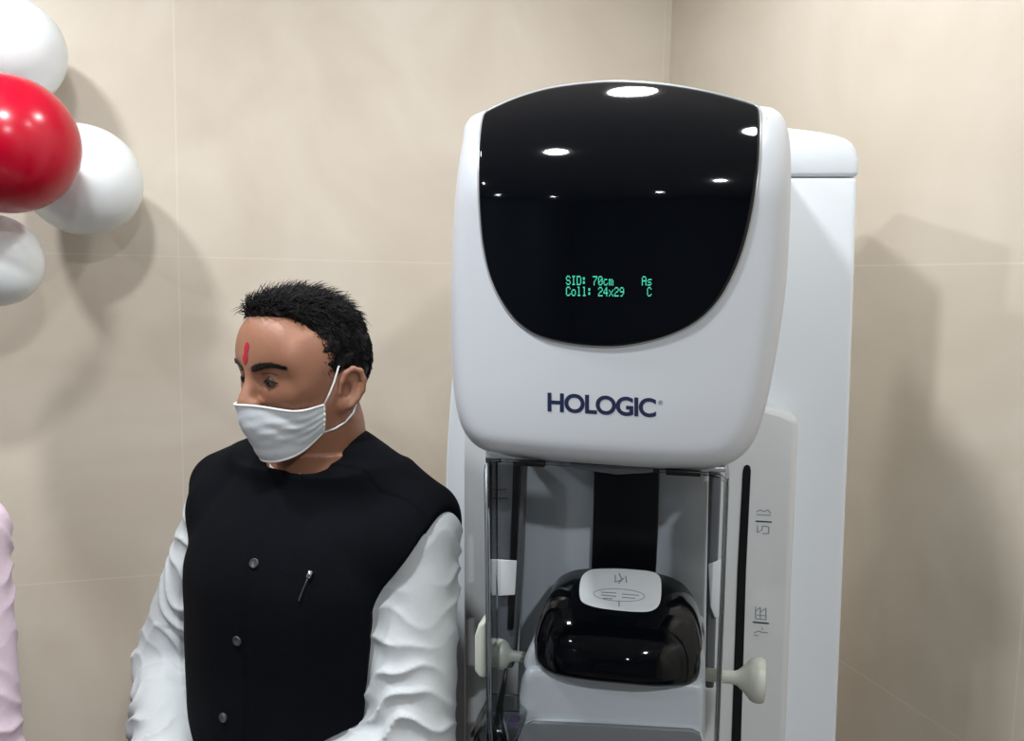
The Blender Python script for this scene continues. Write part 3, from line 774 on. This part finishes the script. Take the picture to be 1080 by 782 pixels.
# face mask ------------------------------------------------------------------------
NU, NV = 81, 44; PH = R(75)
phis = np.linspace(-PH, PH, NU); cax = (0, -.005)
def rad(phi, z):
    d = HRM @ Vector((math.sin(phi), -math.cos(phi), 0)); c_ = hl((cax[0], cax[1], z))
    o = c_+d*.30; h = bvh.ray_cast(o, -d, .30)
    return (.30-(h[3] if h[0] is not None else .24))/HEAD.s
def ztop(p):
    a = abs(p)/PH; return -.035-.018*math.sin(min(1, a*1.35)*math.pi/2)**1.6+.004*max(0, a-.55)/.45
def zbot(p):
    a = abs(p)/PH; return -.131+.036*a**2.2
def hull_r(rr):
    X = rr*np.sin(phis); Y = -rr*np.cos(phis); pts = sorted(zip(X, Y))
    lo_ = []
    for p_ in pts:
        while len(lo_) >= 2 and (lo_[-1][0]-lo_[-2][0])*(p_[1]-lo_[-2][1])-(lo_[-1][1]-lo_[-2][1])*(p_[0]-lo_[-2][0]) <= 0: lo_.pop()
        lo_.append(p_)
    lo_ = np.array(lo_); out = rr.copy()
    for i, ph in enumerate(phis):
        d = np.array((math.sin(ph), -math.cos(ph)))
        for a_, b_ in zip(lo_[:-1], lo_[1:]):
            e = b_-a_; den = d[0]*e[1]-d[1]*e[0]
            if abs(den) < 1e-12: continue
            t = (a_[0]*e[1]-a_[1]*e[0])/den; u = (a_[0]*d[1]-a_[1]*d[0])/den
            if -1e-6 <= u <= 1+1e-6 and t > 0: out[i] = max(out[i], t)
    return out
zg = np.linspace(-.112, .0, 40)
RG = np.array([hull_r(np.array([rad(p, z) for p in phis])) for z in zg])
for i in range(NU):
    if abs(phis[i]) > R(60): continue
    pts = list(zip(zg, RG[:, i])); up_ = []
    for p_ in pts:
        while len(up_) >= 2 and (up_[-1][0]-up_[-2][0])*(p_[1]-up_[-2][1])-(up_[-1][1]-up_[-2][1])*(p_[0]-up_[-2][0]) >= 0: up_.pop()
        up_.append(p_)
    up_ = np.array(up_); RG[:, i] = np.interp(zg, up_[:, 0], up_[:, 1])
for _ in range(3):
    P_ = np.pad(RG, 2, 'edge'); RG = np.maximum(RG, sum(P_[i:i+RG.shape[0], j:j+RG.shape[1]] for i in range(5) for j in range(5))/25)
mv = []
for j in range(NV):
    v = j/(NV-1)
    for i, ph in enumerate(phis):
        z = ztop(ph)*(1-v)+zbot(ph)*v
        r_ = np.interp(z, zg, RG[:, i])+.0028
        vc = max(0, (v-.80)/.20); r_ *= 1-.10*vc**1.8*math.cos(ph*.8)
        a = ph/PH
        fold = .0007*math.sin(34*v+11*a+2.2*math.sin(5*a))*math.exp(-((v-.45)/.33)**2)*(0.4+abs(a))
        fold += .0013*math.sin(20*v-14*a+1)*math.exp(-((a-.45)/.3)**2)*math.exp(-((v-.4)/.3)**2)
        r_ += fold+.009*math.exp(-((v-.38)/.30)**2)*math.exp(-(ph/.75)**2)
        mv.append(hl((cax[0]+r_*math.sin(ph), cax[1]-r_*math.cos(ph), z)))
F = [(j*NU+i, j*NU+i+1, (j+1)*NU+i+1, (j+1)*NU+i) for j in range(NV-1) for i in range(NU-1)]
mk = link('face_mask', pyd(mv, F), M['mask'], man)
sol = mk.modifiers.new('s', 'SOLIDIFY'); sol.thickness = .0012; sol.offset = 1
top_ = [mv[i] for i in range(NU)]; bot_ = [mv[(NV-1)*NU+i] for i in range(NU)]
lf = [mv[j*NU] for j in range(NV)]; rt = [mv[j*NU+NU-1] for j in range(NV)]
for e in (top_, bot_, lf, rt):
    V, F = tube(e, .0017, 6); link('mask_edging', pyd(V, F), M['piping'], mk)
def side_pt(s, y, z, off):
    o = hl((s*.25, y, z)); h = bvh.ray_cast(o, HRM @ Vector((-s, 0, 0)))
    return h[0]+(HRM @ Vector((s*off, 0, 0)))
for s, c1, c2 in ((1, rt[0], rt[-1]), (-1, lf[0], lf[-1])):
    e1 = hl((s*.081, .002, .006)); e2 = hl((s*.078, .018, .006))
    pts = [c1]+[c1.lerp(e1, t)+(HRM @ Vector((s*.003*math.sin(math.pi*t), 0, 0))) for t in (.3, .6, .85)]+[e1, e2, hl((s*.071, .036, .00)), hl((s*.068, .038, -.03))]
    V, F = tube(pts, .0014, 6); link('mask_strap', pyd(V, F), M['piping'], mk)
    l2 = HRM.transposed() @ (Vector(c2)-Vector(HEAD.o))/HEAD.s
    pts = [c2]
    for t in (.25, .5, .75, 1):
        yy = l2.y*(1-t)+.046*t; zz = l2.z*(1-t)-.060*t-.006*math.sin(math.pi*t); pts.append(side_pt(s, yy, zz, .0030))
    V, F = tube(pts, .0014, 6); link('mask_strap', pyd(V, F), M['piping'], mk)

# clothes -----------------------------------------------------------------------------
def nrm(co, q):
    n_ = np.zeros_like(co); v = co[q]; f = np.cross(v[:, 2]-v[:, 0], v[:, 3]-v[:, 1])
    for k in range(4): np.add.at(n_, q[:, k], f)
    n_ /= np.linalg.norm(n_, axis=1)[:, None]+1e-12
    vol = (v[:, 0]*f).sum()
    return n_ if vol > 0 else -n_
Fs = Field((-.40, -.36, .70), (.38, .22, 1.56), 0.003)
Fs.add(loft(TORSO[1:8], .007))
for s in (1, -1):
    A_ = ARM[s]
    Fs.add(cone(BODY, (s*.10, .018, 1.412), A_['s'], .042, .047), .03)
    Fs.add(cone(BODY, A_['s'], A_['e'], .053, .060), .02)
    Fs.add(cone(BODY, A_['e'], A_['w'], .055, .040), .015)
    wv = np.array(A_['w']); ev = np.array(A_['e']); d_ = (wv-ev)/np.linalg.norm(wv-ev)
    Fs.sub(cone(BODY, wv+d_*.045, wv+d_*.12, .045, .045), .004)
sc_, sq = Fs.arrays(1)
def wrinkle(co, n_):
    out = np.zeros(len(co))
    for s in (1, -1):
        A_ = ARM[s]; S, E_, W = [np.array(A_[k]) for k in ('s', 'e', 'w')]
        for a, b, base in ((S, E_, 0.0), (E_, W, .28)):
            ba = b-a; L = np.linalg.norm(ba); ba = ba/L
            rel = co-a; h = rel@ba; rr = rel-h[:, None]*ba; dd = np.linalg.norm(rr, axis=1)
            m_ = (dd < .10) & (h > (-.03 if base == 0 else -.02)) & (h < L+.03) & (np.abs(co[:, 0]) > (.11 if base == 0 else 0))
            u1 = np.cross(ba, (0, 1, .1)); u1 /= np.linalg.norm(u1); u2 = np.cross(ba, u1)
            an = np.arctan2(rr@u2, rr@u1); t = h+base
            ph = t*170+3.0*np.sin(an+1.3*s)+2.2*np.sin(2*an+t*22+s)+1.3*np.sin(3*an-t*37)+.8*np.sin(5*an+t*63)
            ridge = 1-np.abs(np.sin(ph*.5))**.7*1.6
            amp = .0075*(.35+.65*np.clip((t-.03)/.18, 0, 1))*(.55+.45*np.sin(an*1.5+t*17+s*2))
            fd = np.clip((h+(.03 if base == 0 else .02))/.05, 0, 1)*(np.clip((L+.03-h)/.05, 0, 1) if base == 0 else 1)
            out[m_] += (ridge*amp*fd)[m_]
    return out
sn = nrm(sc_, sq)
sc2 = sc_+sn*wrinkle(sc_, sn)[:, None]
shirt = link('shirt', npmesh(sc2, sq), M['shirt'], man)
# collar of the shirt: a thin stand-up band
def band(z0f, z1f, r0, r1, cx, cy0, cy1, th, name, material, gap=0.0, n=72, zs=5):
    V, F = [], []
    N = n
    angs = [(-math.pi/2+gap+(2*math.pi-2*gap)*k/(N-1)) for k in range(N)]
    for side in (0, 1):
        for j in range(zs):
            t = j/(zs-1)
            for a in angs:
                z = z0f(a)*(1-t)+z1f(a)*t; r_ = (r0*(1-t)+r1*t)-(th if side else 0)
                cy = cy0*(1-t)+cy1*t
                V.append((cx+r_*math.cos(a), cy+r_*1.02*math.sin(a), z))
    o = zs*N
    for j in range(zs-1):
        for k in range(N-1):
            F.append((j*N+k, j*N+k+1, (j+1)*N+k+1, (j+1)*N+k)); F.append((o+j*N+k+1, o+j*N+k, o+(j+1)*N+k, o+(j+1)*N+k+1))
    for k in range(N-1):
        F.append(((zs-1)*N+k, (zs-1)*N+k+1, o+(zs-1)*N+k+1, o+(zs-1)*N+k)); F.append((k+1, k, o+k, o+k+1))
    for j in range(zs-1):
        F.append((j*N, (j+1)*N, o+(j+1)*N, o+j*N)); F.append(((j+1)*N+N-1, j*N+N-1, o+j*N+N-1, o+(j+1)*N+N-1))
    return link(name, fix(pyd(V, F)), material, man, angle=60)
zlow = lambda a: 1.435+.035*math.sin(a)
zhiS = lambda a: 1.489+.036*math.sin(a)
zhiV = lambda a: 1.486+.040*math.sin(a)
band(zlow, zhiS, .071, .0625, 0, .006, .010, .002, 'shirt_collar', M['piping'], .10)
band(zlow, zhiV, .079, .0690, 0, .006, .010, .003, 'vest_collar', M['vest'], .16)
Fv = Field((-.32, -.30, .74), (.32, .24, 1.56), 0.0032)
Fv.add(loft([(r_[0], r_[1], r_[2]-.002, r_[3], r_[4]) for r_ in TORSO[1:8]], .021, 2.35))
for s in (1, -1):
    Fv.add(cone(BODY, (s*.035, .028, 1.470), (s*.178, .014, 1.402), .048, .052), .035)
Fv.add(ell(BODY, (0, -.06, 1.30), (.13, .075, .10)), .05)
Fv.add(ell(BODY, (.166, -.004, 1.368), (.066, .070, .068)), .025)
Fv.add(ell(BODY, (-.150, -.004, 1.372), (.052, .068, .066)), .025)
for s in (1, -1):
    A_ = ARM[s]; S = np.array(A_['s']); E_ = np.array(A_['e'])
    Q1 = (s*.264, .004, 1.428); Q2 = (s*.226 if s > 0 else s*.232, -.045, 1.285)
    Fv.sub(cone(BODY, Q1, Q2, .034, .070), .004); Fv.sub(cone(BODY, Q2, E_+np.array((s*.008, -.0, 0)), .070, .064), .004)
    Fv.sub(cone(BODY, E_, A_['w'], .054, .040), .004)
Fv.sub(cone(BODY, (0, .012, 1.455), (0, .0, 1.60), .068, .068), .005)
vc_, vq = Fv.arrays(1)
vn = nrm(vc_, vq)
dv = np.array([NZ.noise(Vector((p[0]*9, p[1]*9, p[2]*5)))*.004+NZ.noise(Vector((p[0]*22, p[1]*22, p[2]*10)))*.0016 for p in vc_.tolist()])
# placket overlap: the front edge stands 1.5 mm proud
fr_ = (vc_[:, 1] < -.03)
dv += np.where(fr_, .0022/(1+np.exp((vc_[:, 0]-.012)/.0012))-.0022, 0)
vv = vc_+vn*dv[:, None]
vest = link('vest', npmesh(vv, vq), M['vest'], man)
vbvh = BVHTree.FromPolygons([Vector(v) for v in vv.tolist()], [tuple(int(i) for i in f) for f in vq])
def disc(c, n_, r_, th, name, material, parent):
    n_ = n_.normalized(); a = n_.orthogonal().normalized(); b = n_.cross(a)
    V, F = [], []; N = 20
    prof = [(r_*.98, -.001), (r_, th*.5), (r_*.92, th), (r_*.75, th*.8), (r_*.3, th*.7)]
    for rr, hh in prof:
        for k in range(N): V.append(c+n_*hh+(a*math.cos(2*math.pi*k/N)+b*math.sin(2*math.pi*k/N))*rr)
    for i in range(len(prof)-1):
        for k in range(N): F.append((i*N+k, i*N+(k+1) % N, (i+1)*N+(k+1) % N, (i+1)*N+k))
    F.append(tuple((len(prof)-1)*N+k for k in range(N))); F.append(tuple(range(N))[::-1])
    return link(name, fix(pyd(V, F)), material, parent)
for px, py in ((268.5, 594.5), (250.5, 676), (236, 757)):
    c, n_ = cam_hit(vbvh, px, py)
    if c is not None: disc(c, n_, .0065, .003, 'vest_button', M['button'], vest)
c1, n1 = cam_hit(vbvh, 328, 605); c2, n2 = cam_hit(vbvh, 316, 634)
if c1 and c2:
    cm = [c1.lerp(c2, t)+n1*(.003+.002*math.sin(3.1*t)) for t in (.12, .35, .6, .85, 1)]
    pn = link('pen_clip', pyd(*tube(cm, [.0012, .0009, .0009, .0010, .0018], 8)), M['button'], vest)
    d = (c2-c1).normalized(); V, F = tube([c1-d*.003+n1*.004, c1+d*.006+n1*.004], [.0032, .0032], 10); link('pen_cap', pyd(V, F), M['metal'], pn)
Ft = Field((-.26, -.20, .02), (.26, .20, 1.0), 0.0048)
Ft.add(loft(TORSO[0:3], .006))
for s in (1, -1):
    hip = (s*.085, .01, .86); kn = (s*.095, -.01, .48); an = (s*.10, .02, .07)
    Ft.add(cone(BODY, hip, kn, .094, .074), .03); Ft.add(cone(BODY, kn, an, .074, .062), .02)
tc_, tq = Ft.arrays(1); trousers = link('trousers', npmesh(tc_, tq), M['trouser'], man)
for s in (1, -1):
    Fo = Field((s*.11-.08, -.22, -.01), (s*.11+.08, .12, .13), .003)
    Fo.add(cone(BODY, (s*.10, .035, .048), (s*.117, -.135, .038), .046, .037)); Fo.add(cone(BODY, (s*.10, .03, .06), (s*.10, .025, .09), .046, .046), .02)
    Fo.sub(rbox(BODY, (s*.11, 0, -.05), (.2, .4, .052)))
    a_, b_ = Fo.arrays(0); link('shoe', npmesh(a_, b_), M['shoe'], man)

# second person, only the sleeve reaches into the frame ----------------------------------------
p2 = empty('person', (-0.870, 1.02, 0.0), R(8))
tag(p2, 'person in a pale pink sleeve cut off by the frame edge', 'person')
def copy_part(o, parent, material=None):
    c = o.copy()
    if material:
        c.data = o.data.copy(); c.data.materials.clear(); c.data.materials.append(material)
    col.objects.link(c); c.parent = parent
    return c
for o in list(man.children):
    k = o.name.split('.')[0]
    if k in ('body', 'trousers', 'shoe', 'eye', 'eyebrow', 'eyelashes'):
        c = copy_part(o, p2)
        if k == 'body' and 'label' in c: del c['label']
    elif k == 'hair':
        c = copy_part(o, p2)
        for g_ in o.children: copy_part(g_, c)
    elif k in ('shirt', 'shirt_collar'): copy_part(o, p2, M['pink'])

# ------------------------------------------------------------------ balloons on the wall
def wall_point(px, py, dist):
    """on the sight line, at `dist` in front of the left wall"""
    d = ray(px, py); n_ = VD
    t = ((CORNER+VD*dist)-CAM).dot(n_)/d.dot(n_)
    return CAM+d*t
def balloon(px, py, rpx, dist, material, label, tail):
    c = wall_point(px, py, dist); dep = (c-CAM).dot(fw); r_ = rpx*dep/FPX
    prof = []
    for k in range(41):
        th = math.pi*k/40
        z = math.cos(th); rr = math.sin(th)*(1+.0*z)
        zz = z*(1.04 if z > 0 else 1.20); rr *= (1 if z > 0 else (1-.10*z*z*abs(z)))
        prof.append((max(rr, .02 if z < 0 else 0)*r_, zz*r_))
    n = 64; V, F = [], []
    for rr, zz in prof:
        for k in range(n): V.append((rr*math.cos(2*math.pi*k/n), rr*math.sin(2*math.pi*k/n), zz))
    for i in range(len(prof)-1):
        for k in range(n): F.append((i*n+k, i*n+(k+1) % n, (i+1)*n+(k+1) % n, (i+1)*n+k))
    root = empty('balloon', c); tag(root, label, 'balloon', None)
    root.rotation_mode = 'QUATERNION'; root.rotation_quaternion = Vector((0, 0, -1)).rotation_difference(Vector(tail).normalized())
    link('latex_skin', fix(pyd(V, F)), material, root)
    kp = [(.004, -1.17), (.03, -1.19), (.045, -1.22), (.03, -1.235), (.035, -1.25), (.07, -1.30), (.06, -1.305)]
    V, F = [], []; n = 16
    for rr, zz in kp:
        for k in range(n): V.append((rr*r_*math.cos(2*math.pi*k/n), rr*r_*math.sin(2*math.pi*k/n), zz*r_))
    for i in range(len(kp)-1):
        for k in range(n): F.append((i*n+k, i*n+(k+1) % n, (i+1)*n+(k+1) % n, (i+1)*n+k))
    link('knot', fix(pyd(V, F)), material, root)
    return root
tl_ = UD*-1
balloon(8, 54, 56, .15, M['bwhite'], 'white balloon at the top of the bunch, above the red balloon', (-.9, .3, -.4))
balloon(6, 152, 72, .42, M['bred'], 'glossy red balloon in the middle of the bunch', (-.8, .6, -.05))
balloon(88, 190, 57.5, .16, M['bwhite'], 'white balloon sticking out to the right from behind the red balloon', (-.95, .3, .35))
balloon(-4, 276, 46, .30, M['bwhite'], 'white balloon at the bottom of the bunch, under the red balloon', (-.5, .5, .7))
